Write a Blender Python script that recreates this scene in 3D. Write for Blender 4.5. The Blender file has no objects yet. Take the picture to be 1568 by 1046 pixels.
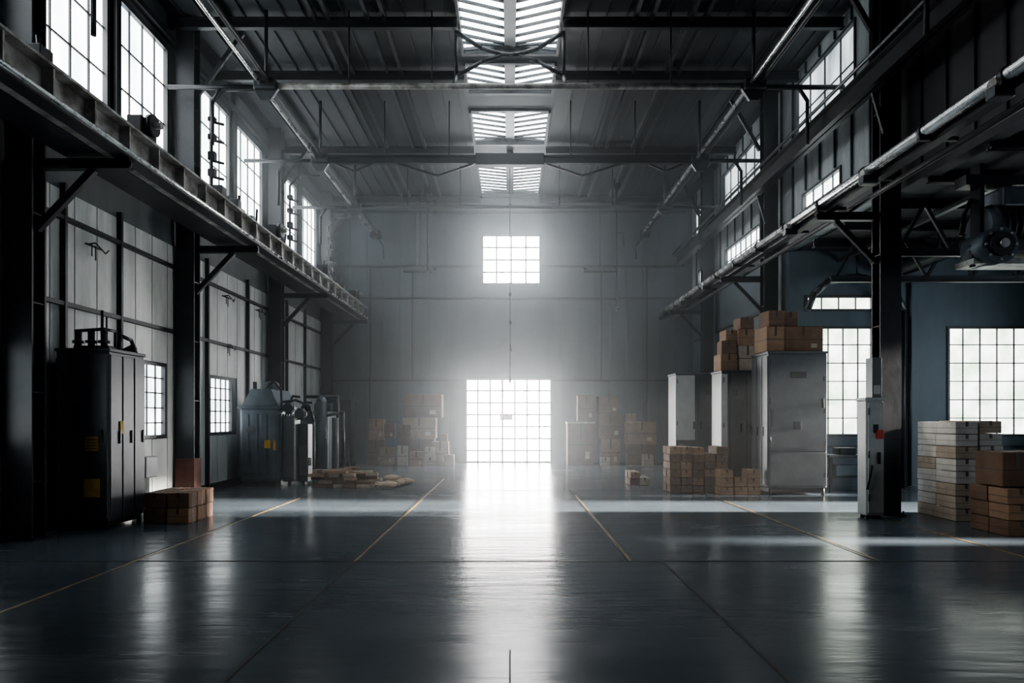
import bpy, bmesh, math, random
from mathutils import Vector, Matrix
random.seed(7)
R=random.Random(11)
scene=bpy.context.scene

# ------------------------------------------------------------ materials
def newmat(name):
    m=bpy.data.materials.new(name); m.use_nodes=True
    nt=m.node_tree
    return m,nt,nt.nodes['Principled BSDF']
def pmat(name,col,rough=0.6,metal=0.0,var=0.25,scale=3.0,bump=0.05,stretch=(1,1,1),spec=0.5,dirt=None):
    m,nt,b=newmat(name)
    tc=nt.nodes.new('ShaderNodeTexCoord'); mp=nt.nodes.new('ShaderNodeMapping')
    mp.inputs['Scale'].default_value=stretch
    nt.links.new(tc.outputs['Object'],mp.inputs['Vector'])
    n=nt.nodes.new('ShaderNodeTexNoise'); n.inputs['Scale'].default_value=scale
    n.inputs['Detail'].default_value=6; n.inputs['Roughness'].default_value=0.65
    nt.links.new(mp.outputs['Vector'],n.inputs['Vector'])
    r=nt.nodes.new('ShaderNodeValToRGB')
    d=dirt if dirt else tuple(c*(1-var) for c in col)
    r.color_ramp.elements[0].position=0.32; r.color_ramp.elements[1].position=0.68
    r.color_ramp.elements[0].color=(*d,1); r.color_ramp.elements[1].color=(*[min(1,c*(1+var*0.5)) for c in col],1)
    nt.links.new(n.outputs['Fac'],r.inputs['Fac'])
    nt.links.new(r.outputs['Color'],b.inputs['Base Color'])
    mr=nt.nodes.new('ShaderNodeMapRange'); mr.inputs['To Min'].default_value=max(0.05,rough-0.12); mr.inputs['To Max'].default_value=min(1,rough+0.12)
    nt.links.new(n.outputs['Fac'],mr.inputs['Value']); nt.links.new(mr.outputs['Result'],b.inputs['Roughness'])
    b.inputs['Metallic'].default_value=metal
    b.inputs['Specular IOR Level'].default_value=spec
    if bump:
        bp=nt.nodes.new('ShaderNodeBump'); bp.inputs['Strength'].default_value=bump; bp.inputs['Distance'].default_value=0.05
        nt.links.new(n.outputs['Fac'],bp.inputs['Height']); nt.links.new(bp.outputs['Normal'],b.inputs['Normal'])
    return m
def emat(name,c0,c1,strength,scale=1.2,trans=0.0,stretch=(1,1,1)):
    m=bpy.data.materials.new(name); m.use_nodes=True; nt=m.node_tree
    for n in list(nt.nodes):
        if n.type!='OUTPUT_MATERIAL': nt.nodes.remove(n)
    out=[n for n in nt.nodes if n.type=='OUTPUT_MATERIAL'][0]
    e=nt.nodes.new('ShaderNodeEmission'); e.inputs['Strength'].default_value=strength
    tc=nt.nodes.new('ShaderNodeTexCoord'); n=nt.nodes.new('ShaderNodeTexNoise'); n.inputs['Scale'].default_value=scale
    mp=nt.nodes.new('ShaderNodeMapping'); mp.inputs['Scale'].default_value=stretch
    n.inputs['Detail'].default_value=5
    nt.links.new(tc.outputs['Object'],mp.inputs['Vector']); nt.links.new(mp.outputs['Vector'],n.inputs['Vector'])
    r=nt.nodes.new('ShaderNodeValToRGB'); r.color_ramp.elements[0].position=0.38; r.color_ramp.elements[1].position=0.62
    r.color_ramp.elements[0].color=(*c0,1); r.color_ramp.elements[1].color=(*c1,1)
    nt.links.new(n.outputs['Fac'],r.inputs['Fac']); nt.links.new(r.outputs['Color'],e.inputs['Color'])
    if trans>0:
        t=nt.nodes.new('ShaderNodeBsdfTransparent'); a=nt.nodes.new('ShaderNodeAddShader')
        t.inputs['Color'].default_value=(trans,trans,trans,1)
        nt.links.new(e.outputs[0],a.inputs[0]); nt.links.new(t.outputs[0],a.inputs[1]); nt.links.new(a.outputs[0],out.inputs['Surface'])
    else:
        nt.links.new(e.outputs[0],out.inputs['Surface'])
    return m

M_back =pmat('back_wall_paint',(0.058,0.082,0.10),0.6,0,0.3,1.0,0.03,(1,1,0.3))
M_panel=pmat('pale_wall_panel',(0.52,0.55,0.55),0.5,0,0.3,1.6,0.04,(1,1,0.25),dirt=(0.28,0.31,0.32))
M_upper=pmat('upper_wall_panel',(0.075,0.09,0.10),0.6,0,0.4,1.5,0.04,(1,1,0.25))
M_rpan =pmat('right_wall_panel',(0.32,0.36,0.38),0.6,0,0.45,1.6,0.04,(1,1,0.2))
M_aisle=pmat('aisle_wall_paint',(0.08,0.118,0.145),0.6,0,0.25,1.2,0.03,(1,1,0.3))
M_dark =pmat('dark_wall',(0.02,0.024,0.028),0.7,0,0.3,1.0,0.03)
M_ceil =pmat('roof_sheet',(0.036,0.044,0.051),0.6,0.2,0.3,1.5,0.03,(1,0.3,1))
M_steel=pmat('dark_steel',(0.022,0.026,0.031),0.45,0.4,0.35,3,0.04)
M_steel2=pmat('grey_steel',(0.07,0.079,0.087),0.4,0.6,0.35,3,0.04)
M_worn =pmat('worn_pale_steel',(0.36,0.37,0.36),0.5,0.2,0.5,3.5,0.06,dirt=(0.07,0.06,0.05))
M_pipe =pmat('bright_pipe',(0.65,0.67,0.68),0.28,0.9,0.2,4,0.02)
M_frame=pmat('window_frame_steel',(0.05,0.055,0.06),0.5,0.4,0.2,5,0.0)
M_dframe=pmat('door_frame_enamel',(0.25,0.21,0.16),0.5,0.0,0.2,5,0.0)
M_cab  =pmat('cabinet_slate',(0.05,0.059,0.069),0.38,0.35,0.3,2,0.03)
M_cabL =pmat('cabinet_grey',(0.10,0.112,0.124),0.4,0.2,0.25,2,0.03)
M_cabW =pmat('cabinet_white',(0.5,0.52,0.52),0.45,0.05,0.2,2,0.03)
M_mach =pmat('machine_blue_grey',(0.095,0.125,0.15),0.4,0.35,0.35,3,0.05)
M_yel  =pmat('warning_yellow',(0.50,0.30,0.03),0.6,0,0.3,8,0.0)
M_red  =pmat('sign_red',(0.6,0.06,0.04),0.5,0,0.2,8,0.0)
M_wht  =pmat('label_white',(0.75,0.75,0.72),0.6,0,0.1,8,0.0)
M_cardA=pmat('cardboard_tan',(0.27,0.165,0.10),0.85,0,0.3,4,0.05)
M_cardB=pmat('cardboard_brown',(0.155,0.09,0.058),0.85,0,0.3,4,0.05)
M_cardC=pmat('cardboard_pale',(0.38,0.32,0.26),0.85,0,0.25,4,0.05)
M_cardD=pmat('carton_grey',(0.50,0.49,0.47),0.8,0,0.25,4,0.05)
M_tape =pmat('packing_tape',(0.05,0.035,0.028),0.5,0,0.2,6,0.0)
M_wood =pmat('timber_pale',(0.50,0.41,0.31),0.8,0,0.4,6,0.08,(1,6,1))
M_rust =pmat('rusty_red_steel',(0.10,0.04,0.03),0.7,0.2,0.4,6,0.06)
M_cable=pmat('black_cable',(0.015,0.015,0.016),0.6,0,0.1,6,0.0)
M_joint=pmat('floor_joint_tar',(0.006,0.007,0.008),0.6,0,0.2,6,0.0)
M_line =pmat('floor_line_paint',(0.30,0.19,0.055),0.35,0,0.5,4,0.0,dirt=(0.055,0.055,0.05))

E_left =emat('left_window_glass',(0.45,0.52,0.55),(1,0.98,0.95),9.0,0.8,0.0,(1,1,.5))
E_low  =emat('lower_window_glass',(0.6,0.68,0.7),(1,1,0.98),6.0,2.0)
E_right=emat('right_window_glass',(0.16,0.2,0.22),(0.7,0.76,0.79),2.2,1.2,0.0,(1,1,.35))
E_aisle=emat('aisle_window_glass',(0.50,0.62,0.48),(1,1,0.97),4.5,1.6)
E_sunslot =emat('added_sun_opening_glow',(0.85,0.92,1.0),(0.95,0.98,1.0),5.0,1.6,0.95)  # clear glowing pane for unseen openings added to cast floor sun strips
E_fill=emat('unseen_side_fill_glow',(0.8,0.9,1.0),(0.92,0.97,1.0),6.0,1.6)  # opaque glow, added out of view as fill for the left side
E_back =emat('back_window_glass',(0.95,0.97,1),(1,1,0.98),30.0,1.0)
E_door =emat('glazed_door_glass',(0.97,0.96,0.93),(1,0.98,0.94),32.0,1.0)
E_sky  =emat('skylight_glass',(0.7,0.78,0.8),(1,1,1),8.0,1.0)

# floor
mf,nt,b=newmat('polished_concrete')
tc=nt.nodes.new('ShaderNodeTexCoord')
def nz(scale,st,det=6):
    mp=nt.nodes.new('ShaderNodeMapping'); mp.inputs['Scale'].default_value=st
    nt.links.new(tc.outputs['Object'],mp.inputs['Vector'])
    n=nt.nodes.new('ShaderNodeTexNoise'); n.inputs['Scale'].default_value=scale; n.inputs['Detail'].default_value=det
    nt.links.new(mp.outputs['Vector'],n.inputs['Vector']); return n
n1=nz(0.6,(1,1,1)); n2=nz(2.6,(0.4,2.2,1),9); n3=nz(0.45,(0.5,1.3,1),5)
r=nt.nodes.new('ShaderNodeValToRGB'); r.color_ramp.elements[0].position=0.3; r.color_ramp.elements[1].position=0.7
r.color_ramp.elements[0].color=(0.05,0.067,0.084,1); r.color_ramp.elements[1].color=(0.085,0.107,0.128,1)
nt.links.new(n1.outputs['Fac'],r.inputs['Fac']); nt.links.new(r.outputs['Color'],b.inputs['Base Color'])
ad=nt.nodes.new('ShaderNodeMath'); ad.operation='ADD'
nt.links.new(n2.outputs['Fac'],ad.inputs[0]); nt.links.new(n3.outputs['Fac'],ad.inputs[1])
mr=nt.nodes.new('ShaderNodeMapRange'); mr.inputs['From Min'].default_value=0.65; mr.inputs['From Max'].default_value=1.35
mr.inputs['To Min'].default_value=0.15; mr.inputs['To Max'].default_value=0.30
nt.links.new(ad.outputs[0],mr.inputs['Value']); nt.links.new(mr.outputs['Result'],b.inputs['Roughness'])
bp=nt.nodes.new('ShaderNodeBump'); bp.inputs['Strength'].default_value=0.28; bp.inputs['Distance'].default_value=0.02
nt.links.new(n2.outputs['Fac'],bp.inputs['Height']); nt.links.new(bp.outputs['Normal'],b.inputs['Normal'])
b.inputs['Specular IOR Level'].default_value=0.34
M_floor=mf

# ------------------------------------------------------------ mesh builder
class MB:
    def __init__(s,name):
        s.name=name; s.bm=bmesh.new(); s.mats=[]; s.M=Matrix.Identity(4)
    def mi(s,m):
        if m not in s.mats: s.mats.append(m)
        return s.mats.index(m)
    def _fin(s,vs,m):
        bmesh.ops.transform(s.bm,matrix=s.M,verts=vs)
        i=s.mi(m); fs=set()
        for v in vs:
            for f in v.link_faces: fs.add(f)
        for f in fs: f.material_index=i
        return fs
    def box(s,x0,x1,y0,y1,z0,z1,m,bev=0):
        r=bmesh.ops.create_cube(s.bm,size=1)
        vs=r['verts']
        for v in vs:
            v.co=Vector(((x0+x1)/2+v.co.x*(x1-x0),(y0+y1)/2+v.co.y*(y1-y0),(z0+z1)/2+v.co.z*(z1-z0)))
        s._fin(vs,m)
        if bev>0:
            es=set()
            for v in vs:
                for e in v.link_edges: es.add(e)
            rr=bmesh.ops.bevel(s.bm,geom=list(es),offset=bev,segments=2,affect='EDGES',profile=0.5)
            i=s.mi(m)
            for f in rr['faces']: f.material_index=i
    def cyl(s,p0,p1,r,m,seg=10,r2=None,caps=True):
        p0=Vector(p0); p1=Vector(p1); d=p1-p0; L=d.length
        if L<1e-6: return
        rr=bmesh.ops.create_cone(s.bm,cap_ends=caps,segments=seg,radius1=r,radius2=r if r2 is None else r2,depth=L)
        q=Vector((0,0,1)).rotation_difference(d.normalized()).to_matrix().to_4x4()
        bmesh.ops.transform(s.bm,matrix=Matrix.Translation((p0+p1)/2)@q,verts=rr['verts'])
        fs=s._fin(rr['verts'],m)
        for f in fs:
            if len(f.verts)==4: f.smooth=True
    def beam(s,p0,p1,w,h,m,up=(0,0,1)):
        p0=Vector(p0); p1=Vector(p1); d=(p1-p0); L=d.length; d=d/L
        u=Vector(up)
        if abs(d.dot(u))>0.98: u=Vector((0,1,0))
        a=d.cross(u).normalized(); c=a.cross(d).normalized()
        r=bmesh.ops.create_cube(s.bm,size=1)
        for v in r['verts']:
            v.co=(p0+p1)/2+a*(v.co.x*w)+d*(v.co.y*L)+c*(v.co.z*h)
        s._fin(r['verts'],m)
    def ibeam(s,p0,p1,w,h,m,t=0.03,up=(0,0,1)):
        p0=Vector(p0); p1=Vector(p1); d=(p1-p0).normalized(); u=Vector(up)
        if abs(d.dot(u))>0.98: u=Vector((1,0,0))
        a=d.cross(u).normalized(); c=a.cross(d).normalized()
        s.beam(p0,p1,t,h,m,up=u)
        s.beam(p0+c*(h/2-t/2),p1+c*(h/2-t/2),w,t,m,up=u)
        s.beam(p0-c*(h/2-t/2),p1-c*(h/2-t/2),w,t,m,up=u)
    def tube(s,pts,r,m,seg=8):
        for a,b_ in zip(pts[:-1],pts[1:]): s.cyl(a,b_,r,m,seg)
        for p in pts[1:-1]: s.ball(p,r*1.02,m)
    def ball(s,p,r,m,sc=(1,1,1),seg=10):
        rr=bmesh.ops.create_uvsphere(s.bm,u_segments=seg,v_segments=max(6,seg//2+2),radius=r)
        for v in rr['verts']: v.co=Vector((v.co.x*sc[0]+p[0],v.co.y*sc[1]+p[1],v.co.z*sc[2]+p[2]))
        for f in s._fin(rr['verts'],m): f.smooth=True
    def prism(s,pts,axis,a0,a1,m):
        def co(p,a):
            return (a,p[0],p[1]) if axis=='X' else (p[0],a,p[1]) if axis=='Y' else (p[0],p[1],a)
        v0=[s.bm.verts.new(co(p,a0)) for p in pts]; v1=[s.bm.verts.new(co(p,a1)) for p in pts]
        s.bm.faces.new(v0); s.bm.faces.new(v1[::-1]); n=len(pts)
        for i in range(n): s.bm.faces.new((v0[i],v1[i],v1[(i+1)%n],v0[(i+1)%n]))
        fs=s._fin(v0+v1,m)
        bmesh.ops.recalc_face_normals(s.bm,faces=list(fs))
    def done(s,parent=None):
        me=bpy.data.meshes.new(s.name); s.bm.to_mesh(me); s.bm.free()
        for m in s.mats: me.materials.append(m)
        o=bpy.data.objects.new(s.name,me); scene.collection.objects.link(o)
        xs=[v.co for v in me.vertices]
        c=Vector(((min(v.x for v in xs)+max(v.x for v in xs))/2,(min(v.y for v in xs)+max(v.y for v in xs))/2,min(v.z for v in xs)))
        me.transform(Matrix.Translation(-c)); o.location=c
        if parent: o.parent=parent
        return o
def T(x,y,z=0,rot=0): return Matrix.Translation((x,y,z))@Matrix.Rotation(math.radians(rot),4,'Z')

# ------------------------------------------------------------ dims
XL,XR=-7.1,6.95; YF,YB=-4.0,26.0; ZC=10.1
XA=13.2; YA=17.0; ZA=5.75
COLY_L=[-0.5,4.5,9.6,14.45,19.9,25.4]; COLY_R=[1.0,6.5,12.05,17.5,23.0]
winc=0
def wall(name,axis,p0,p1,u0,u1,z0,z1,holes,m):
    mb=MB(name)
    us=sorted(set([u0,u1]+[h[0] for h in holes]+[h[1] for h in holes]))
    zs=sorted(set([z0,z1]+[h[2] for h in holes]+[h[3] for h in holes]))
    for a,b_ in zip(us[:-1],us[1:]):
        run=None
        cells=[]
        for c,d in zip(zs[:-1],zs[1:]):
            inh=any(h[0]<=(a+b_)/2<=h[1] and h[2]<=(c+d)/2<=h[3] for h in holes)
            if inh:
                if run: cells.append(run); run=None
            else: run=(run[0],d) if run else (c,d)
        if run: cells.append(run)
        for c,d in cells:
            if axis=='X': mb.box(p0,p1,a,b_,c,d,m)
            else: mb.box(a,b_,p0,p1,c,d,m)
    return mb
def window(axis,p,inn,u0,u1,z0,z1,nu,nz_,glass,bar=0.03,fr=0.06,name=None):
    global winc
    winc+=1
    mb=MB(name or 'window_%d'%winc)
    def bx(a,b_,c,d,q0,q1,m):
        lo,hi=min(p+inn*q0,p+inn*q1),max(p+inn*q0,p+inn*q1)
        if axis=='X': mb.box(lo,hi,a,b_,c,d,m)
        else: mb.box(a,b_,lo,hi,c,d,m)
    bx(u0+fr*.5,u1-fr*.5,z0+fr*.5,z1-fr*.5,-0.07,-0.06,glass)
    bx(u0,u1,z0,z0+fr,-0.12,0.03,M_frame); bx(u0,u1,z1-fr,z1,-0.12,0.03,M_frame)
    bx(u0,u0+fr,z0+fr,z1-fr,-0.12,0.03,M_frame); bx(u1-fr,u1,z0+fr,z1-fr,-0.12,0.03,M_frame)
    for i in range(1,nu):
        u=u0+(u1-u0)*i/nu; bx(u-bar/2,u+bar/2,z0+fr,z1-fr,-0.055,-0.025,M_frame)
    for i in range(1,nz_):
        z=z0+(z1-z0)*i/nz_; bx(u0+fr,u1-fr,z-bar/2,z+bar/2,-0.055,-0.03,M_frame)
    return mb.done()

mb=MB('floor'); mb.box(XL-0.3,XA+0.3,YF,YB+0.3,-0.2,0,M_floor)
mb.done()
mb=MB('floor_joints')
mb.box(XL+0.1,XA-0.3,8.08,8.12,0.0005,0.003,M_joint)
for x in (-1.84,1.80):
    mb.box(x-0.014,x+0.014,-3.9,8.08,0.0005,0.003,M_joint)
mb.box(-0.006,0.006,-3.9,5.0,0.0005,0.003,M_joint)
mb.box(XL+0.1,XA-0.3,15.98,16.0,0.0005,0.003,M_joint)
for x in (-1.86,1.42,-4.48,4.36): mb.box(x-0.03,x-0.018,8.12,15.98,0.0005,0.003,M_joint)
mb.done()
mb=MB('floor_lane_marking')
for x,y0,y1 in((-1.84,8.12,19),(1.44,8.12,15),(-4.45,2.0,14.5),(4.4,8.12,14.0),(6.3,8.12,11.5)):
    w=.016
    mb.box(x-w,x+w,y0,y1,0.0005,0.0035,M_line)
mb.done()

# left wall
lwin_u=[(4.9,6.9),(7.2,9.2),(10.1,12.05),(12.35,14.15),(15.25,17.25),(17.6,19.55),(20.7,22.7),(23.1,25.0)]
LZ0,LZ1=6.95,9.35
low_l=[(7.6,9.3,1.3,2.75),(12.4,14.0,1.3,2.8),(15.9,17.35,1.3,2.7)]
holes=[(a,b_,LZ0,LZ1) for a,b_ in lwin_u]+low_l
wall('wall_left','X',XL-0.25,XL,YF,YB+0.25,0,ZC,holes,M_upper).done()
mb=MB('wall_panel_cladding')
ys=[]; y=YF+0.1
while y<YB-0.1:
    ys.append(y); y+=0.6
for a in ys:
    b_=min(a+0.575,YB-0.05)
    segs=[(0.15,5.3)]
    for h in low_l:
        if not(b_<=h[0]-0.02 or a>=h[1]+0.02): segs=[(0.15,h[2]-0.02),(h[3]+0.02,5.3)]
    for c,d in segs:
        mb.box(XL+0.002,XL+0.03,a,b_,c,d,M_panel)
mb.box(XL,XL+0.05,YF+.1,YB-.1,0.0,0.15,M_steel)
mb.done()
for a,b_ in lwin_u: window('X',XL,1,a,b_,LZ0,LZ1,4,3,E_left)
for h in low_l: window('X',XL+0.03,1,h[0],h[1],h[2],h[3],5,5,E_low,bar=0.025)
mb=MB('wall_framing_rails')
for z in (3.5,4.85): mb.box(XL+0.03,XL+0.11,YF+.1,YB-.1,z-0.035,z+0.035,M_steel)
for y in (10.75,12.3,15.85,18.3,21.5,23.4,7.3,5.8):
    if any(h[0]-0.05<y<h[1]+0.05 for h in low_l): mb.box(XL+0.03,XL+0.12,y-0.03,y+0.03,2.8,5.4,M_steel)
    else: mb.box(XL+0.03,XL+0.12,y-0.03,y+0.03,0,5.4,M_steel)
for z in (6.75,9.55): mb.box(XL,XL+0.14,YF+.1,YB-.1,z-0.06,z+0.06,M_steel)
for y in (7.05,12.2,17.42,22.9): mb.box(XL,XL+0.12,y-0.07,y+0.07,6.0,ZC,M_steel)
mb.done()

def hcol(name,x,y,w,d,z1,m,rust=False):
    mb=MB(name); t=0.035
    mb.box(x-w/2,x+w/2,y-d/2,y-d/2+t,0,z1,m)
    mb.box(x-w/2,x+w/2,y+d/2-t,y+d/2,0,z1,m)
    mb.box(x-t/2,x+t/2,y-d/2+t,y+d/2-t,0,z1,m)
    mb.box(x-w/2-.05,x+w/2+.05,y-d/2-.06,y+d/2+.06,0.0,0.03,m)
    for dx in(-1,1):
        for dy in (-1,1): mb.cyl((x+dx*(w/2+.02),y+dy*(d/2+.03),0.02),(x+dx*(w/2+.02),y+dy*(d/2+.03),0.08),0.015,M_steel2,6)
    for z in [k*1.25+0.8 for k in range(int(z1/1.25))]:
        mb.box(x-w/2+0.01,x+w/2-0.01,y-d/2+t,y+d/2-t,z,z+0.02,m)
    if rust: mb.box(x-w/2-0.01,x+w/2+.01,y-d/2-.01,y+d/2+.01,0.0,0.85,M_rust)
    return mb
GX=-5.5; GZ=5.35
for i,y in enumerate(COLY_L):
    mb=hcol('steel_column',XL+0.29,y,0.38,0.3,ZC-.02,M_steel,rust=(i==3))
    mb.ibeam((XL+0.5,y,GZ-0.09),(GX+0.18,y,GZ-0.09),0.12,0.14,M_steel)
    mb.beam((XL+0.45,y,GZ-1.0),(GX-0.35,y,GZ-0.16),0.08,0.1,M_steel)
    mb.beam((XL+0.45,y+.12,8.6),(-5.7,y+.12,9.9),0.07,0.09,M_steel)
    mb.done()
# left crane girder
mb=MB('crane_runway_girder')
y0,y1=YF+.2,25.6
mb.ibeam((GX,y0,GZ+0.25),(GX,y1,GZ+0.25),0.36,0.46,M_worn,t=0.035)
mb.box(GX-0.02,GX+0.18,y0,y1,GZ-.01,GZ+0.02,M_steel)
mb.box(GX-0.05,GX+0.05,y0,y1,GZ+0.48,GZ+0.56,M_steel2)
for k in range(36):
    y=y0+0.6+k*0.8
    mb.box(GX,GX+0.16,y-0.015,y+0.015,GZ+0.06,GZ+0.44,M_worn)
for k in range(30):
    y=R.uniform(4,25); s=R.uniform(.04,.1); x=GX+R.uniform(-.1,.1)
    mb.box(x-s,x+s,y-s*1.3,y+s*1.3,GZ+0.48,GZ+0.48+R.uniform(.1,.26),R.choice([M_steel,M_worn,M_steel2]),0.01)
    if R.random()<.5: mb.cyl((x,y,GZ+.56),(x+R.uniform(-.05,.05),y,GZ+R.uniform(.8,1.0)),0.025,M_steel)
for y in (15.9,20.0,24.0,10.2):
    mb.cyl((GX+.12,y,GZ+.71),(GX+.2,y,GZ+.71),0.16,M_steel,16); mb.cyl((GX-.1,y,GZ+.71),(GX+.3,y,GZ+.71),0.05,M_worn,10)
    mb.box(GX-.12,GX+.1,y-.2,y+.2,GZ+.48,GZ+.8,M_steel,0.015)
mb.cyl((GX+0.25,y0,GZ+0.02),(GX+0.25,y1,GZ+0.02),0.03,M_pipe,8)
mb.done()
mb=MB('crane_walkway')
mb.box(GX-.75,GX-0.2,YF+.2,25.3,GZ+0.02,GZ+0.08,M_steel)
for k in range(15):
    y=YF+.5+k*2; 
    mb.cyl((GX-.7,y,GZ+.06),(GX-.7,y,GZ+.9),0.018,M_steel2,6)
mb.cyl((GX-.7,YF+.3,GZ+.9),(GX-.7,25.2,GZ+.9),0.02,M_steel2,6)
mb.done()

# right upper wall
rwin=[(13.7,16.6,8.15,9.75),(18.8,22.3,8.15,9.6),(23.4,25.7,8.1,9.5),(17.75,18.5,8.2,9.6)]
rlow=[(14.3,16.2,6.3,7.0),(18.9,22.0,6.3,7.1),(23.4,25.2,6.3,7.1)]
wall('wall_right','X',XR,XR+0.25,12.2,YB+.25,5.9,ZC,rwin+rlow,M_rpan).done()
for (a,b_,c,d) in rwin: window('X',XR,-1,a,b_,c,d,max(2,int((b_-a)/0.7)),2,E_right,bar=.025)
for (a,b_,c,d) in rlow: window('X',XR,-1,a,b_,c,d,max(3,int((b_-a)/0.4)),2,E_low,bar=0.025)
mb=MB('wall_right_rear'); mb.box(XR,XR+.25,YA+.25,YB+.25,0,5.9,M_back)
for z in(1.5,3.1,4.6): mb.box(XR-.08,XR,YA+.8,YB-.05,z-.04,z+.04,M_steel)
mb.done()
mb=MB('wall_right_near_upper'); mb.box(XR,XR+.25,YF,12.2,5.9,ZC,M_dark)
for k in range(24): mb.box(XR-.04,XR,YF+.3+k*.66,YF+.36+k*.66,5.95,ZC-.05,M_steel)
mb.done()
for i,y in enumerate(COLY_R):
    mb=hcol('steel_column',6.64,y,0.36,0.3,ZC-.02,M_steel)
    mb.ibeam((6.42,y,GZ-.1),(5.4,y,GZ-.1),0.12,0.14,M_steel)
    mb.beam((6.45,y,GZ-.9),(5.75,y,GZ-.18),0.07,0.09,M_steel)
    mb.beam((6.45,y+.12,8.6),(5.7,y+.12,9.9),0.07,0.09,M_steel)
    mb.beam((6.45,y-.3,6.6),(6.25,y-.3,7.3),0.05,0.07,M_steel)
    mb.done()
mb=MB('upper_wall_girder')
mb.ibeam((6.3,YF+.2,7.6),(6.3,25.7,7.6),0.24,0.4,M_steel,t=.03)
mb.cyl((6.12,YF+.2,7.86),(6.12,25.7,7.86),.035,M_steel2,10)
mb.done()
mb=MB('wall_right_battens')
for y in [12.4+k*0.72 for k in range(19)]:
    segs=[(5.95,ZC-.05)]
    for h in rwin+rlow:
        if h[0]-.06<y<h[1]+.06:
            ns=[]
            for c,d in segs:
                if h[2]>c and h[3]<d: ns+= [(c,h[2]-.03),(h[3]+.03,d)]
                else: ns.append((c,d))
            segs=ns
    for c,d in segs: mb.box(XR-.045,XR-.001,y-.02,y+.02,c,d,M_steel2)
mb.box(XR-.1,XR-.001,12.3,YB-.05,5.95,6.1,M_steel)
mb.done()
mb=MB('crane_rail')
mb.cyl((5.45,YF+.3,GZ+.12),(5.45,25.4,GZ+.12),0.07,M_pipe,14)
mb.box(5.56,5.7,YF+.3,25.4,GZ-.02,GZ+.1,M_steel)
mb.cyl((5.85,YF+.3,GZ+.3),(5.85,25.4,GZ+.3),0.035,M_pipe,10)
mb.cyl((6.0,YF+.3,GZ+.02),(6.0,25.4,GZ+.02),0.045,M_steel,10)
for k in range(19):
    y=-3+k*1.5
    mb.box(5.38,5.9,y-.03,y+.03,GZ+.0,GZ+.05,M_steel)
    mb.cyl((5.45,y-.04,GZ+.12),(5.45,y+.04,GZ+.12),0.085,M_steel2,12)
for y in (7.6,10.4,13.3,19,21.5):
    mb.box(5.34,5.58,y-.08,y+.08,GZ-.1,GZ+.03,M_steel2,0.02); mb.cyl((5.36,y,GZ+.05),(5.6,y,GZ+.05),.08,M_worn,12)
mb.done()

# back wall
bw=(-1.07,1.17,6.78,8.67); dr=(-1.69,1.59,0.0,3.19)
wall('wall_back','Y',YB,YB+.25,XL-.25,XR+.25,0,ZC,[bw,dr],M_back).done()
window('Y',YB,-1,bw[0],bw[1],bw[2],bw[3],4,4,E_back,bar=.06)
mb=MB('door_1')
e=.002
mb.box(dr[0]+.03,dr[1]-.03,YB+.09,YB+.1,0.03,dr[3]-.03,E_door)
f=.06
mb.box(dr[0]+e,dr[1]-e,YB-.03,YB+.12,dr[3]-f,dr[3]-e,M_dframe); mb.box(dr[0]+e,dr[1]-e,YB-.0,YB+.12,0.001,0.05,M_dframe)
mb.box(dr[0]+e,dr[0]+f,YB-.03,YB+.12,0.05,dr[3]-f,M_dframe); mb.box(dr[1]-f,dr[1]-e,YB-.03,YB+.12,0.05,dr[3]-f,M_dframe)
for i in range(1,7):
    x=dr[0]+(dr[1]-dr[0])*i/7; w=.06 if i!=3 else .075
    mb.box(x-w/2,x+w/2,YB+.0,YB+.04,.05,dr[3]-f,M_dframe)
for i in range(1,7):
    z=dr[3]*i/7; mb.box(dr[0]+f,dr[1]-f,YB+.005,YB+.035,z-.03,z+.03,M_dframe)
mb.done()
mb=MB('warning_sign'); mb.box(-.38,.1,YB-.05,YB-.03,1.62,1.86,M_red,.005)
for k in range(4): mb.box(-.33+k*.1,-.27+k*.1,YB-.056,YB-.05,1.68,1.80,M_wht)
mb.box(-.16,-.12,YB-.03,YB,1.7,1.78,M_red); mb.done()
mb=MB('wall_back_girts')
for z in (3.12,6.25,7.47,9.54):
    segs=[(XL+.3,XR-.3)]
    if 6.7<z<8.7: segs=[(XL+.3,bw[0]-.02),(bw[1]+.02,XR-.3)]
    if z<3.19: segs=[(XL+.3,dr[0]-.02),(dr[1]+.02,XR-.3)]
    for a,b_ in segs: mb.box(a,b_,YB-.07,YB,z-.035,z+.035,M_steel)
for x in (-5.3,-3.7,3.46,5.2): mb.box(x-.03,x+.03,YB-.1,YB-.07,0 if abs(x)>5 else 3.1,7.5,M_steel)
mb.done()
mb=MB('wall_vertical_seams')
x=XL+.4
while x<XR-.2:
    if not(dr[0]-.1<x<dr[1]+.1): mb.box(x-.012,x+.012,YB-.02,YB,0,9.9,M_back)
    elif not(bw[0]-.05<x<bw[1]+.05): mb.box(x-.012,x+.012,YB-.02,YB,3.25,9.9,M_back)
    x+=.62
mb.done()
for x,z0,z1,y in ((-2.95,7.0,9.5,24.5),(3.75,5.6,8.2,24.0)):
    mb=MB('hanging_conduit'); mb.cyl((x,y,z0),(x,y,ZC-.3),.03,M_steel,8); mb.cyl((x,y,z0-.12),(x,y,z0),.07,M_steel,10)
    mb.box(x-.12,x+.12,y-.04,y+.04,ZC-.35,ZC-.02,M_steel); mb.tube([(x,y,z1),(x+.25,y,z1),(x+.25,y,z1-.5)],.02,M_steel); mb.done()
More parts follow.
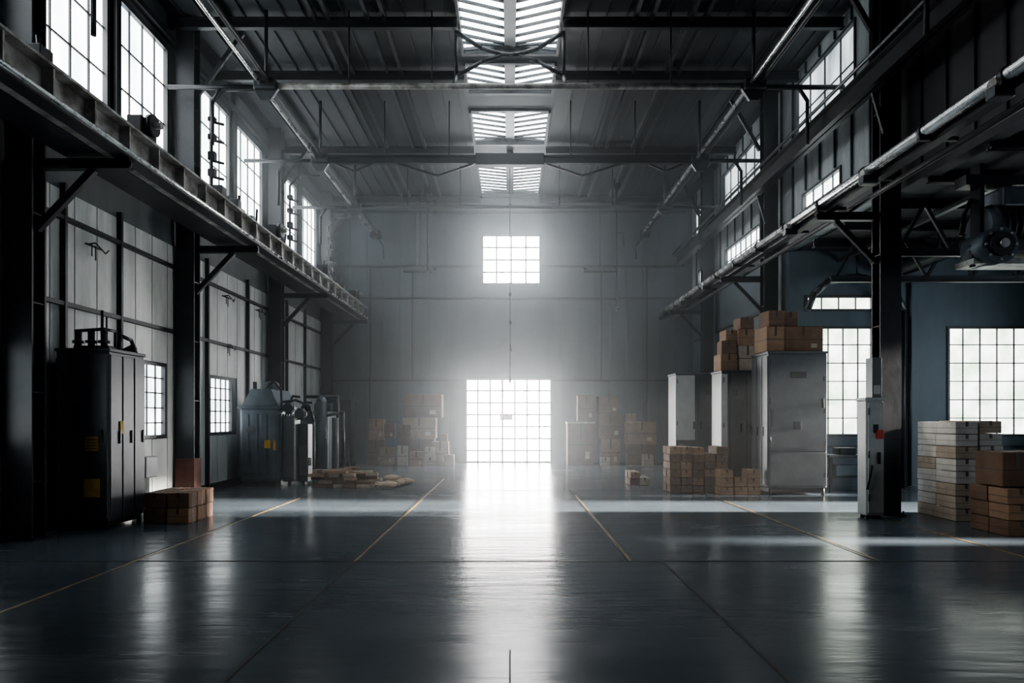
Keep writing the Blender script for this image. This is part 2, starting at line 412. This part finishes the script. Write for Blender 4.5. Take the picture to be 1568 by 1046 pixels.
for x in (-3.3,3.3):
    mb=MB('industrial_pendant_lamp'); mb.cyl((x,25,7.2),(x,25,ZC-.02),.012,M_cable,6); mb.box(x-.6,x+.6,24.9,25.1,7.15,7.25,M_steel,.02)
    mb.prism([(x-.6,7.05),(x+.6,7.05),(x+.45,7.2),(x-.45,7.2)],'Y',24.85,25.15,M_steel2); mb.done()

mb=MB('wall_front'); mb.box(XL-.25,XA+.25,YF-.25,YF,0,ZC,M_dark); mb.done()
aw=[(7.2,9.05,1.24,3.98),(10.88,13.0,1.24,3.98),(7.35,9.05,4.35,4.75)]
wb=wall('wall_aisle_back','Y',YA,YA+.25,XR,XA+.25,0,ZA+.1,aw,M_aisle)
wb.box(9.35,10.6,YA-.06,YA,0,ZA,M_aisle)
wb.box(XR,XA,YA-.05,YA,.95,1.02,M_steel2)
wb.done()
window('Y',YA,-1,*aw[0],5,6,E_aisle,bar=.025); window('Y',YA,-1,*aw[1],5,6,E_aisle,bar=.025); window('Y',YA,-1,*aw[2],4,1,E_aisle,bar=.025)
added_openings=[(0.6,3.2,1.4,4.0),(5.4,7.2,1.4,4.0),(9.0,9.5,1.2,2.2),(11.5,13.75,1.0,4.3),(14.7,15.3,1.2,3.6)]  # all out of view: near pair added as fill, others shaped for sun strips
wall('wall_aisle_right','X',XA,XA+.25,YF,YA+.25,0,ZA+.1,added_openings,M_aisle).done()
for i,h in enumerate(added_openings): window('X',XA,-1,*h,max(2,int((h[1]-h[0])/.5)),4,E_fill if i<2 else E_sunslot,bar=.025)  # added panes out of view, built like windows, to light the hall
mb=MB('ceiling_aisle'); mb.box(XR+.25,XA+.25,YF,YA+.25,ZA+.1,ZA+.3,M_dark)
mb.box(XR,XR+.25,YF,12.2,ZA,5.9,M_dark)
for k in range(14): 
    y=YF+1+k*1.45; mb.ibeam((XR+.1,y,ZA-.0),(XA,y,ZA-.0),.12,.2,M_steel)
for x in (8.2,9.8,11.4): mb.box(x-.05,x+.05,YF,YA,ZA-.18,ZA-.1,M_steel2)
mb.done()
mb=MB('aisle_roof_truss')
for y in (7.5,12.6,15):
    mb.ibeam((XR+.1,y,4.75),(XA-.1,y,4.75),.1,.14,M_steel)
    for k in range(6):
        x=XR+.2+k*1.0; mb.beam((x,y,4.78),(x+.5,y,ZA-.1),.05,.06,M_steel); mb.beam((x+.5,y,ZA-.1),(x+1,y,4.78),.05,.06,M_steel)
mb.done()
mb=MB('ventilation_pipes')
for x,z,r_ in ((9.3,5.25,.12),(9.8,5.3,.06)):
    mb.cyl((x,YF+.2,z),(x,YA-.02,z),r_,M_steel2,12)
    for k in range(9): mb.cyl((x,-2+k*2,z),(x,-1.9+k*2,z),r_*1.25,M_steel,12)
for k in range(7): mb.cyl((9.3,-2+k*2.8,5.3),(9.3,-2+k*2.8,ZA+.08),.02,M_steel,6)
mb.tube([(9.9,YA-.1,0.02),(9.9,YA-.1,4.2),(9.9,YA-.1,5.2)],.04,M_steel)
mb.done()
mb=MB('arched_duct')
mb.tube([(7.2,16.5,4.3),(7.35,16.5,4.7),(7.7,16.5,5.0),(8.4,16.5,5.12),(9.0,16.5,5.0),(9.35,16.5,4.7),(9.5,16.5,4.3)],.08,M_steel2)
mb.cyl((8.4,16.5,5.1),(8.4,16.5,ZA+.08),.03,M_steel); mb.tube([(9.5,16.5,4.3),(9.5,16.5,0)],.05,M_steel)
mb.done()

# ------------------------------------------------------------ ceiling
SX=1.05
mb=MB('ceiling')
mb.box(XL-.25,-SX,YF,YB+.25,ZC,ZC+.15,M_ceil); mb.box(SX,XR+.25,YF,YB+.25,ZC,ZC+.15,M_ceil)
sk=[(8.2,10.2),(10.8,13.1),(13.5,15.7),(16.1,17.6),(18.6,20.9),(22.1,25.8)]
prev=YF
for a,b_ in sk: mb.box(-SX,SX,prev,a,ZC,ZC+.15,M_ceil); prev=b_
mb.box(-SX,SX,prev,YB+.25,ZC,ZC+.15,M_ceil)
x=XL+.3
while x<XR:
    if abs(x)>SX+.1: mb.box(x-.015,x+.015,YF+.1,YB-.02,ZC-.04,ZC,M_ceil)
    x+=.42
mb.done()
mb=MB('ceiling_beams')
for y in (8.8,11.4,14.2,16.4,20.95,25.6):
    mb.ibeam((XL+.02,y,ZC-.2),(-SX-.05,y,ZC-.2),.12,.22,M_steel); mb.ibeam((SX+.05,y,ZC-.2),(XR-.02,y,ZC-.2),.12,.22,M_steel)
for x in (-5.9,-4.05,-3.75,-2.95,-2.6,2.6,2.95,3.75,4.05,5.9):
    mb.box(x-.04,x+.04,YF+.1,YB-.05,ZC-.16,ZC-.04,M_steel2)
mb.done()
mb=MB('skylight')
for a,b_ in sk:
    z0=ZC+.08; H=.10
    for s in (-1,1):
        v=[mb.bm.verts.new(c) for c in ((s*SX,a,z0+.04),(s*SX,b_,z0+.04),(s*.1,b_,z0+.04+H),(s*.1,a,z0+.04+H))]
        f_=mb.bm.faces.new(v); f_.material_index=mb.mi(E_sky)
        n=max(4,int((b_-a)/.3))
        for k in range(-1,n+1):
            y=a+(b_-a)*k/n
            xa=SX; 
            if y<a: xa=.6; y2=a+.02
            else: y2=y
            ya=min((y if y>=a else y)+.55,b_)
            mb.beam((s*xa,y2,z0-.02),(s*.1,max(ya,a+.02),z0-.02+H),.05,.05,M_steel)
        mb.box(min(s*SX,s*(SX+.06)),max(s*SX,s*(SX+.06)),a,b_,ZC-.1,ZC+.0,M_steel)
    mb.box(-.13,.13,a,b_,z0-.02,z0+.16,M_steel2)
    for y in (a,b_): mb.box(-SX,SX,y-.04,y+.04,ZC-.06,ZC-.0,M_steel)
mb.done()
RX,RZ=5.0,8.5
for y in (6.0,10.0,14.0,18.0,22.0):
    mb=MB('roof_truss')
    if y==18.0:
        mb.ibeam((-RX,y,RZ),(RX,y,RZ),.16,.22,M_steel)
        mb.box(-.9,.9,y-.12,y+.12,RZ-.16,RZ+.14,M_steel,.01)
    else:
        mb.cyl((-RX,y,RZ),(RX,y,RZ),.06,M_worn if y==14 else M_steel,12)
    for s in (-1,1):
        if y==18:
            mb.beam((s*.95,y,RZ-.1),(s*1.9,y,RZ-.42),.04,.05,M_steel); mb.beam((s*1.9,y,RZ-.42),(s*3.1,y,RZ-.05),.04,.05,M_steel)
            mb.beam((s*3.6,y,RZ-.08),(s*4.1,y,RZ-.3),.04,.05,M_steel); mb.beam((s*4.1,y,RZ-.3),(s*4.7,y,RZ-.05),.04,.05,M_steel)
        elif y<=14:
            yy=y+.6
            mb.tube([(s*1.15,yy,ZC-.15),(s*.6,yy,ZC-.5),(s*.2,yy,ZC-.62),(0,yy,ZC-.64)],.05,M_steel)
            mb.tube([(s*1.15,yy,ZC-1.1),(s*.6,yy,ZC-.78),(s*.2,yy,ZC-.66)],.045,M_steel)
            mb.cyl((s*1.15,yy,ZC-.02),(s*1.15,yy,ZC-1.15),.04,M_steel,8)
            mb.cyl((s*1.15,yy,ZC-1.1),(s*1.15,y,RZ+.02),.04,M_steel,8)
        for x in (1.6,3.3): mb.cyl((s*x,y,RZ),(s*x,y,ZC-.05),.018,M_steel,6)
        mb.box(s*RX-.22,s*RX+.22,y-.14,y+.14,RZ-.1,RZ+.12,M_steel2,.02)
        mb.prism([(s*RX-.3,RZ-.0),(s*RX+.3,RZ-.0),(s*RX+.1,RZ-.3),(s*RX-.1,RZ-.3)],'Y',y-.04,y+.04,M_steel2)
        ex=XL+.1 if s<0 else XR-.1
        mb.cyl((s*RX,y,RZ-.02),(ex,y,RZ-.02),.05,M_steel,10)
        mb.tube([(s*(RX+.9),y,RZ),(s*(RX+1.1),y,RZ-.3),(s*(RX+1.1),y,RZ-1.2)],.04,M_steel)
        mb.cyl((s*RX,y,RZ+.1),(s*RX,y,ZC-.05),.04,M_steel,8)
    mb.done()
for s in (-1,1):
    mb=MB('roof_rail_pipes')
    mb.cyl((s*RX-.09,YF+.2,RZ+.02),(s*RX-.09,25.4,RZ+.02),.04,M_pipe,12)
    mb.cyl((s*RX+.09,YF+.2,RZ+.06),(s*RX+.09,25.4,RZ+.06),.05,M_steel,12)
    mb.box(s*RX-.2,s*RX+.2,25.2,25.6,RZ-.1,RZ+.15,M_steel,.03)
    mb.tube([(s*RX,25.4,RZ),(s*(RX-.3),25.4,RZ-.4),(s*(RX-.3),25.4,RZ-.9)],.03,M_steel)
    mb.done()
mb=MB('hoist_chain')
mb.cyl((0,21.5,2.95),(0,21.5,ZC-.1),.014,M_cable,6)
for z in (4.7,5.6,8.4): mb.ball((0,21.5,z),.045,M_cable,(1,1,1.6))
mb.tube([(0,21.5,4.0),(0.02,21.5,3.85),(.05,21.5,3.8)],.02,M_cable); mb.cyl((0,21.5,2.8),(0,21.5,3.0),.03,M_cable,8)
mb.box(-.1,.1,21.4,21.6,ZC-.25,ZC-.001,M_steel); mb.done()
mb=MB('wall_conduit_cluster')
for k,y in enumerate((15.0,20.3,24.6)):
    x=XL+.55
    mb.tube([(x,y,6.0),(x,y,8.6),(x+.3,y,8.9),(x+.9,y,8.9)],.03,M_steel)
    for z in (7.0,7.35,7.8,8.2): mb.box(x-.07,x+.09,y-.07,y+.07,z,z+R.uniform(.1,.2),M_steel,.015); mb.cyl((x,y,z),(x+.3,y-.1,z-.1),.03,M_steel,8)
mb.done()
mb=MB('wall_cable_hangers')
for y,z in ((11.4,4.3),(16.8,4.4),(16.9,3.2),(19.0,4.4)):
    mb.tube([(XL+.06,y,z+.3),(XL+.18,y,z+.32),(XL+.2,y+.25,z+.2),(XL+.14,y+.45,z+.3)],.012,M_cable,6)
    mb.box(XL+.03,XL+.07,y-.05,y+.4,z+.29,z+.31,M_steel)
    for k in range(2): mb.cyl((XL+.12,y+.1*k,z+.3),(XL+.12,y+.1*k,z+.1-.05*k),.01,M_cable,6)
mb.done()

# ------------------------------------------------------------ cabinets & machines
def cabinet(name,x0,x1,y0,y1,z1,body,nd=2,side=0,door=None,feet=.12,split=None,louv=True):
    mb=MB(name); door=door or body
    mb.box(x0,x1,y0,y1,feet,z1,body,.02)
    mb.box(x0+.04,x1-.04,y0+.04,y1-.04,feet*.4,feet+.02,M_steel)
    for fx in (x0+.06,x1-.06):
        for fy in (y0+.06,y1-.06): mb.cyl((fx,fy,0),(fx,fy,feet+.01),.035,M_steel,8)
    mb.box(x0-.02,x1+.02,y0-.02,y1+.02,z1-.01,z1+.04,body,.01)
    w=(x1-x0)/nd
    rows=[(feet+.05,z1-.05)] if not split else [(feet+.05,split-.01),(split+.02,z1-.05)]
    for i in range(nd):
        for (za,zb) in rows:
            mb.box(x0+i*w+.025,x0+(i+1)*w-.012,y0-.025,y0+.005,za,zb,door,.008)
            if zb-za>1:
                hx=x0+(i+1)*w-.1 if i%2==0 else x0+i*w+.1
                zm=(za+zb)/2
                mb.box(hx-.02,hx+.02,y0-.06,y0-.02,zm-.1,zm+.1,M_steel,.006)
                mb.box(x0+i*w+w*.36,x0+i*w+w*.64,y0-.035,y0-.02,zb-.5,zb-.36,M_steel,.004)
                for k in range(3): mb.cyl((x0+i*w+.03,y0-.035,za+.2+k*(zb-za-.4)/2),(x0+i*w+.03,y0-.035,za+.32+k*(zb-za-.4)/2),.014,M_steel2,8)
                if louv:
                    for k in range(5): mb.box(x0+i*w+w*.25,x0+i*w+w*.75,y0-.034,y0-.02,za+.15+k*.05,za+.17+k*.05,M_steel)
    if side:
        X=x1 if side>0 else x0
        n=3; d=(y1-y0)/n
        for i in range(n):
            a=X-.005 if side>0 else X-.02; b_=X+.02 if side>0 else X+.005
            mb.box(a,b_,y0+i*d+.02,y0+(i+1)*d-.015,feet+.06,z1-.06,door,.006)
            mb.box(a+side*.02,b_+side*.02,y0+i*d+d*.7,y0+i*d+d*.8,1.3,1.5,M_steel2,.004)
    return mb
mb=cabinet('electrical_cabinet',-6.88,-6.08,10.35,11.35,2.72,M_cab,nd=1,side=1,louv=False)
mb.box(-6.42,-6.22,10.31,10.325,1.2,1.42,M_yel); 
for k in range(4): mb.box(-6.4,-6.24,10.305,10.312,1.23+k*.045,1.245+k*.045,M_cab)
mb.box(-6.44,-6.2,10.31,10.325,.5,.78,M_yel); mb.box(-6.6,-6.5,10.31,10.33,1.5,1.9,M_steel)
mb.box(-6.06,-6.045,10.6,10.68,1.45,1.65,M_yel)
for x in (-6.7,-6.5,-6.3): 
    mb.cyl((x,10.6,2.74),(x,10.6,3.0),.05,M_steel,10); mb.cyl((x,10.6,2.86),(x,10.6,2.9),.085,M_steel2,10); mb.ball((x,10.6,3.02),.055,M_steel)
mb.tube([(-6.75,10.6,3.05),(-6.3,10.6,3.08),(-6.3,10.9,3.08),(-6.3,10.9,2.75)],.025,M_steel)
mb.cyl((-6.45,10.8,2.75),(-6.45,10.8,3.4),.022,M_steel,8); mb.cyl((-6.38,10.8,2.75),(-6.38,10.8,3.3),.014,M_steel,8)
mb.tube([(-6.2,10.8,2.75),(-6.15,10.8,3.0),(-6.1,11,2.95),(-6.08,11.1,2.75)],.03,M_steel)
mb.box(-6.75,-6.2,10.55,10.95,2.75,2.82,M_steel,.01)
mb.cyl((-6.3,11.1,2.75),(-6.1,11.1,2.85),.06,M_steel,10)
mb.done()
mb=MB('junction_box')
mb.box(-6.95,-6.55,11.9,12.15,.5,1.15,M_cabL,.015); mb.box(-6.9,-6.6,11.885,11.9,.55,1.1,M_cabL,.01); mb.box(-6.8,-6.5,12.2,12.6,.62,1.0,M_cabL,.015)
mb.box(-6.93,-6.87,11.95,12.1,0,.5,M_steel); mb.box(-6.62,-6.56,11.95,12.1,0,.5,M_steel); mb.cyl((-6.75,12.0,1.15),(-6.95,12.0,1.5),.02,M_cable,6)
mb.box(-6.72,-6.6,12.25,12.5,0,.62,M_steel)
mb.done()

def carton(mb,cx,cy,z,w,d,h,rot,m,tape=True,m2=None):
    mb.M=T(cx,cy,z,rot)
    mb.box(-w/2,w/2,-d/2,d/2,0,h,m,min(.012,h*.06))
    if tape:
        tw=min(.05,w*.12)
        mb.box(-tw/2,tw/2,-d/2-.004,d/2+.004,h*.62,h+.004,m2 or M_tape)
        mb.box(-w/2-.003,w/2+.003,-d/2-.003,-d/2+.001,h*.47,h*.5,m2 or M_tape)
        mb.box(-w/2-.003,-w/2+.001,-d/2,d/2,h*.47,h*.5,m2 or M_tape)
        mb.box(w/2-.001,w/2+.003,-tw/2,tw/2,0,h,m2 or M_tape)
        if w>.45: mb.box(w*.18,w*.34,-d/2-.004,-d/2,h*.15,h*.32,M_cardC)
    mb.M=Matrix.Identity(4)
def stack(name,x0,x1,y0,y1,z0,heights,nx,ny,mats,jit=.02,tape=True):
    mb=MB(name); w=(x1-x0)/nx; d=(y1-y0)/ny
    for i in range(nx):
        for j in range(ny):
            n,h=heights[i%len(heights)]
            for k in range(n):
                carton(mb,x0+(i+.5)*w+R.uniform(-jit,jit)*.5,y0+(j+.5)*d+R.uniform(-jit,jit)*.5,z0+k*h,w-.025,d-.02,h-.008,R.uniform(-2,2)*jit*30,R.choice(mats),tape)
    return mb
mb=stack('wooden_crate_stack',-5.9,-5.15,10.95,11.9,0,[(2,.25)],2,3,[M_cardB,M_cardB,M_cardA],.015); mb.done()

mb=MB('transformer_machine')
x0,x1,y0,y1=-6.7,-5.75,16.9,18.5
mb.box(x0,x1,y0,y1,.12,1.95,M_mach,.06); mb.box(x0+.05,x1-.05,y0+.05,y1-.05,0,.14,M_steel)
mb.box(x0-.04,x1+.04,y0-.04,y1+.04,1.93,2.0,M_mach,.02)
mb.prism([(x0+.02,2.0),(x1-.02,2.0),(x1-.2,2.42),(x0+.25,2.42)],'Y',y0+.1,y1-.1,M_mach)
mb.cyl((x1-.35,y0+.55,2.4),(x1-.35,y0+.55,2.55),.2,M_mach,20); mb.ball((x1-.35,y0+.55,2.55),.2,M_mach,(1,1,.45),16)
mb.cyl((x1-.75,y0+.5,2.4),(x1-.75,y0+.5,2.62),.05,M_steel,10)
for k in range(4): mb.box(x0+.08+k*.22,x0+.24+k*.22,y0-.02,y0+.01,.3,1.8,M_mach,.01)
for k in range(7): mb.box(x1-.01,x1+.06,y0+.1+k*.2,y0+.14+k*.2,.35,1.8,M_mach)
mb.box(x1-.32,x1-.17,y0-.04,y0-.02,.95,1.15,M_yel,.003); mb.box(x1-.1,x1-.04,y0-.03,y0-.015,.9,1.15,M_yel)
mb.cyl((x0+.3,y0-.03,1.4),(x0+.3,y0+.02,1.4),.12,M_steel2,16)
mb.box(-5.7,-5.4,17.1,17.6,.1,1.75,M_cabL,.02); mb.box(-5.68,-5.42,17.08,17.1,.2,1.65,M_cabL,.01)
mb.box(-5.36,-5.12,17.3,17.9,.08,1.55,M_cab,.02); mb.box(-5.42,-5.39,17.1,17.2,.15,1.7,M_cabW,.005)
mb.box(-5.34,-5.14,17.28,17.3,.25,1.0,M_cabL,.008)
for fx in (-5.6,-5.25): mb.box(fx-.04,fx+.04,17.35,17.55,0,.12,M_steel)
for x,z in ((-5.6,1.95),(-5.3,1.8)):
    mb.cyl((x,17.3,z-.15),(x,17.3,z+.15),.09,M_steel2,12); mb.cyl((x-.15,17.3,z),(x+.15,17.3,z),.05,M_steel,10)
    mb.cyl((x,17.15,z),(x,17.45,z),.12,M_steel2,14); mb.tube([(x,17.3,z+.1),(x+.1,17.3,z+.3),(x+.3,17.3,z+.28)],.03,M_steel)
mb.tube([(-5.75,17.2,2.1),(-5.4,17.2,2.15),(-5.1,17.4,2.0),(-5.0,17.4,1.6),(-5.0,17.4,.02)],.035,M_steel2)
mb.tube([(-6.1,17.0,2.45),(-5.9,17.0,2.6),(-5.7,17.0,2.4),(-5.7,17.05,1.9)],.03,M_steel)
mb.cyl((-5.05,17.2,.5),(-5.05,17.2,.7),.06,M_worn,10)
mb.done()
mb=MB('pump_machine')
mb.box(-6.5,-5.6,21,22.4,.1,1.9,M_mach,.04); mb.box(-6.45,-5.65,21.05,22.35,0,.12,M_steel)
mb.cyl((-5.75,20.8,.0),(-5.75,20.8,2.2),.16,M_mach,16); mb.ball((-5.75,20.8,2.2),.16,M_mach)
mb.cyl((-5.35,20.9,.0),(-5.35,20.9,1.7),.1,M_cabL,12)
mb.tube([(-6.3,21,2.0),(-6.3,21,2.35),(-5.3,21,2.35),(-5.3,21,1.7)],.05,M_steel2); mb.tube([(-6.0,20.9,1.7),(-5.2,20.9,1.85),(-5.1,20.9,1.85),(-5.1,20.9,0.02)],.05,M_steel2)
for x in (-6.2,-5.9,-5.5): mb.cyl((x,20.9,1.9),(x,20.9,2.15),.09,M_steel2,12)
mb.box(-6.2,-5.95,20.96,21,.9,1.1,M_yel)
for k in range(5): mb.box(-6.4+k*.16,-6.3+k*.16,20.97,21.0,.3,.8,M_steel)
mb.done()
mb=cabinet('switchgear_cabinet',-6.3,-5.6,24.0,24.9,2.3,M_cab,nd=2); mb.done()
mb=MB('timber_plank_pile')
for k in range(90):
    x=R.uniform(-4.75,-3.4); y=R.uniform(16.6,17.8); 
    lvl=R.randint(0,4) if x<-4.1 else R.randint(0,3)
    mb.M=T(x,y,lvl*.085,R.uniform(-25,25)); L=R.uniform(.12,.24)
    mb.box(-L,L,-.1,.1,0,.075,R.choice([M_wood,M_cardA,M_cardC,M_cardB]),.01); mb.M=Matrix.Identity(4)
mb.box(-4.7,-3.5,16.7,17.7,0.0,.09,M_cardB)
mb.done()
mb=MB('sack_pile')
for (x,y,z,r_) in ((-2.85,17.0,.1,.26),(-2.95,16.5,.09,.24),(-2.9,16.75,.24,.2),(-2.7,17.4,.09,.24)):
    mb.ball((x,y,z),r_,M_wood,(1,.7,.36),14)
    mb.box(x+r_*.85,x+r_*1.15,y-.05,y+.05,z-.02,z+.03,M_wood,.01)
mb.done()

mb=cabinet('control_cabinet',5.66,6.94,14.95,15.95,3.12,M_cabL,nd=1,split=.95,feet=.16,side=-1,louv=False)
mb.box(6.2,6.36,14.9,14.93,1.45,1.62,M_steel,.004)
mb.box(5.7,5.74,14.9,14.93,1.5,1.9,M_steel2)
for k in range(4): mb.box(6.86,6.9,14.9,14.92,.4+k*.7,.5+k*.7,M_steel2)
mb.done()
mb=cabinet('control_cabinet',5.08,6.2,16.35,17.2,2.8,M_cab,nd=2); mb.box(5.05,5.2,16.31,16.34,.3,2.75,M_cabW,.005); mb.box(5.24,5.28,16.31,16.35,.2,2.75,M_steel); mb.done()
mb=cabinet('control_cabinet',4.5,5.65,18.5,19.4,2.88,M_cab,nd=2); mb.box(4.48,5.0,18.455,18.49,1.1,2.85,M_cabW,.006); mb.box(4.54,4.7,18.43,18.46,.15,1.0,M_cabL,.006); mb.done()
mb=cabinet('meter_box',6.0,6.3,11.5,11.8,2.0,M_cabW,nd=1,feet=.05,louv=False)
mb.box(6.12,6.28,11.52,11.75,2.04,2.72,M_cabL,.01); mb.box(6.14,6.24,11.5,11.52,2.1,2.25,M_cabW,.004); mb.box(6.16,6.27,11.45,11.48,1.35,1.5,M_red,.003)
mb.tube([(6.07,11.45,.9),(6.02,11.42,.7),(6.0,11.46,.5)],.02,M_cable); mb.done()
mb=MB('cardboard_box_stack')
carton(mb,6.5,15.45,3.17,.86,.7,.55,0,M_cardB); carton(mb,5.85,15.4,3.17,.4,.66,.55,3,M_cardA)
carton(mb,5.9,15.4,3.725,.36,.5,.36,5,M_cardB); carton(mb,6.28,15.45,3.725,.32,.45,.34,-4,M_cardB)
mb.done()
mb=MB('cardboard_box_stack')
carton(mb,5.3,16.8,2.85,.4,.6,.4,0,M_cardA); carton(mb,5.75,16.85,2.85,.44,.6,.6,4,M_cardC)
carton(mb,5.33,16.8,3.255,.36,.5,.32,-4,M_cardB); carton(mb,5.72,16.8,3.455,.4,.5,.4,3,M_cardA); carton(mb,5.75,16.8,3.86,.34,.45,.28,3,M_cardB)
carton(mb,5.38,16.8,3.58,.3,.4,.26,6,M_cardA)
mb.done()
mb=stack('carton_stack',3.62,4.95,15.5,16.2,0,[(6,.175),(6,.175),(6,.172),(5,.178),(6,.175)],5,2,[M_cardB,M_cardB,M_cardA],.02); mb.done()
mb=stack('carton_stack',4.6,5.5,14.95,15.4,0,[(3,.19),(2,.2),(3,.19)],3,1,[M_cardB,M_cardA],.03); mb.done()
mb=stack('carton_stack',3.0,3.55,17.2,17.9,0,[(2,.17),(1,.2)],2,2,[M_cardC,M_cardA,M_cardB],.05); mb.done()
mb=stack('carton_stack',7.32,8.1,11.2,12.3,.0,[(8,.205),(8,.207)],2,2,[M_cardD,M_cardC,M_cardD],.02); mb.done()
mb=stack('carton_stack',7.12,7.95,9.75,10.6,0,[(3,.23)],2,2,[M_cardA,M_cardB],.02)
carton(mb,7.36,10.2,.70,.42,.6,.5,0,M_cardB); carton(mb,7.8,10.2,.70,.42,.6,.5,2,M_cardB); mb.done()
mb=MB('cardboard_box_stack')
carton(mb,-4.9,25.2,0,.6,.6,.9,0,M_cardB); carton(mb,-4.5,25.0,0,.5,.5,.62,3,M_cardA); carton(mb,-4.9,25.2,.91,.55,.5,.75,2,M_cardA); carton(mb,-4.5,25.3,.95,.5,.5,.55,2,M_cardB)
carton(mb,-3.3,25.1,0,1.1,.7,.95,0,M_cardB); carton(mb,-3.3,25.1,.955,1.2,.7,.75,1,M_cardA); carton(mb,-3.15,25.1,1.71,1.35,.7,.85,0,M_cardB)
carton(mb,-3.85,24.5,0,.35,.4,.7,3,M_cardC); carton(mb,-3.3,24.4,0,.5,.5,.5,-3,M_cardA); carton(mb,-2.85,24.4,0,.4,.4,.3,4,M_cardC); carton(mb,-2.5,24.6,0,.6,.5,.85,2,M_cardA)
carton(mb,-2.85,24.45,.305,.35,.35,.35,-5,M_cardC); carton(mb,-2.4,24.5,.855,.3,.3,.28,4,M_cardB); carton(mb,-2.15,24.2,0,.35,.35,.4,0,M_cardB); carton(mb,-3.8,24.6,.71,.4,.4,.75,2,M_cardB)
mb.done()
mb=MB('cardboard_box_stack')
carton(mb,2.55,24.9,0,.95,.6,1.5,0,M_cardB); mb.box(2.05,3.05,24.5,25.2,1.5,1.56,M_wood)
carton(mb,2.75,24.9,1.57,.6,.5,.95,0,M_cardB); carton(mb,3.6,24.7,0,.65,.6,.95,0,M_cardA); carton(mb,3.6,24.8,.955,.85,.6,.9,0,M_cardB); carton(mb,3.55,24.8,1.86,.75,.6,.62,1,M_cardB)
carton(mb,4.75,24.9,0,1.0,.6,.75,0,M_cardB); carton(mb,4.75,24.9,.755,1.05,.6,.8,1,M_cardA); carton(mb,4.9,24.3,0,.35,.35,.4,3,M_cardC); carton(mb,4.4,24.9,1.56,.3,.4,.3,0,M_cardA)
carton(mb,3.35,24.1,0,.3,.3,.3,3,M_cardC)
mb.done()
mb=MB('workbench')
mb.box(7.4,8.9,15.8,16.35,.78,.84,M_steel2,.01); mb.box(7.5,8.8,15.85,16.3,.3,.34,M_steel2)
for x in (7.45,8.85):
    for y in (15.85,16.3): mb.box(x-.03,x+.03,y-.03,y+.03,0,.78,M_steel)
mb.box(7.6,8.2,15.9,16.3,.34,.6,M_mach,.02); mb.box(7.7,8.1,15.95,16.3,.84,1.0,M_steel,.02); mb.cyl((8.5,16.1,.84),(8.5,16.1,1.05),.1,M_mach,12)
mb.done()
mb=MB('hoist_motor')
cx=cy=cz=0; mb.M=Matrix.Translation((7.75,10.7,4.55))@Matrix.Scale(1.15,4); top=(ZA-.1-4.55)/1.15
mb.cyl((cx-.35,cy,cz+.1),(cx+.55,cy,cz+.1),.27,M_mach,24); 
for k in range(8): mb.cyl((cx-.25+k*.09,cy,cz+.1),(cx-.22+k*.09,cy,cz+.1),.31,M_steel2,24)
mb.cyl((cx-.3,cy-.35,cz-.2),(cx-.3,cy+.1,cz-.2),.24,M_mach,24); mb.cyl((cx-.3,cy-.4,cz-.2),(cx-.3,cy-.35,cz-.2),.16,M_steel,20); mb.cyl((cx-.3,cy-.44,cz-.2),(cx-.3,cy-.4,cz-.2),.06,M_pipe,12)
for k in range(8):
    an=k*math.pi/4; mb.cyl((cx-.3+.2*math.cos(an),cy-.37,cz-.2+.2*math.sin(an)),(cx-.3+.2*math.cos(an),cy-.34,cz-.2+.2*math.sin(an)),.02,M_pipe,6)
mb.box(cx-.1,cx+.6,cy-.3,cy+.3,cz-.3,cz-.1,M_steel2,.03); mb.box(cx-.55,cx+.8,cy-.2,cy+.2,cz-.42,cz-.34,M_worn,.01)
mb.box(cx-.15,cx+.15,cy-.2,cy+.2,cz+.35,cz+.62,M_mach,.03)
mb.box(cx-.4,cx-.34,cy-.1,cy+.1,cz-.35,top,M_steel); mb.box(cx+.5,cx+.56,cy-.1,cy+.1,cz-.35,top,M_steel)
mb.box(cx-.6,cx+.8,cy-.12,cy+.12,cz+.66,cz+.8,M_steel)
mb.cyl((cx-.5,cy-.1,cz-.45),(cx-.5,cy-.1,cz-.15),.04,M_steel)
mb.tube([(cx-.45,cy,cz+.5),(cx-.55,cy,cz+.3),(cx-.6,cy,cz+.0)],.03,M_steel)
mb.done()

# ------------------------------------------------------------ haze (dusty air at the far end of the hall)
mb=MB('dusty_air_haze')
mv=bpy.data.materials.new('dusty_air'); mv.use_nodes=True; nt=mv.node_tree
for n in list(nt.nodes):
    if n.type!='OUTPUT_MATERIAL': nt.nodes.remove(n)
out=nt.nodes[0]; vs=nt.nodes.new('ShaderNodeVolumeScatter'); vs.inputs['Density'].default_value=0.0165; vs.inputs['Anisotropy'].default_value=0.74
vs.inputs['Color'].default_value=(0.9,0.95,1,1)
nt.links.new(vs.outputs[0],out.inputs['Volume'])
mb.box(XL+.5,XR-.5,13.0,YB-.12,0.01,ZC-.3,mv)
mb.done()

# ------------------------------------------------------------ light
w=bpy.data.worlds.new('World'); scene.world=w; w.use_nodes=True
w.node_tree.nodes['Background'].inputs[0].default_value=(0.6,0.68,0.75,1); w.node_tree.nodes['Background'].inputs[1].default_value=0.5
sun=bpy.data.lights.new('sun','SUN'); sun.energy=120; sun.angle=math.radians(3.5); sun.color=(1,.91,.80)
so=bpy.data.objects.new('sun',sun); scene.collection.objects.link(so)
el=math.radians(12)
so.rotation_euler=Vector((-math.cos(el),0.02,-math.sin(el))).to_track_quat('-Z','Y').to_euler()
so.location=(30,12,8)

cam=bpy.data.cameras.new('camera'); co=bpy.data.objects.new('camera',cam); scene.collection.objects.link(co)
co.location=(0,0,1.7); co.rotation_euler=(math.radians(90),0,0)
cam.lens=24; cam.sensor_width=36; cam.shift_y=0.0746; cam.shift_x=0.002; cam.clip_start=.05
scene.camera=co
scene.view_settings.look='AgX - Medium High Contrast'
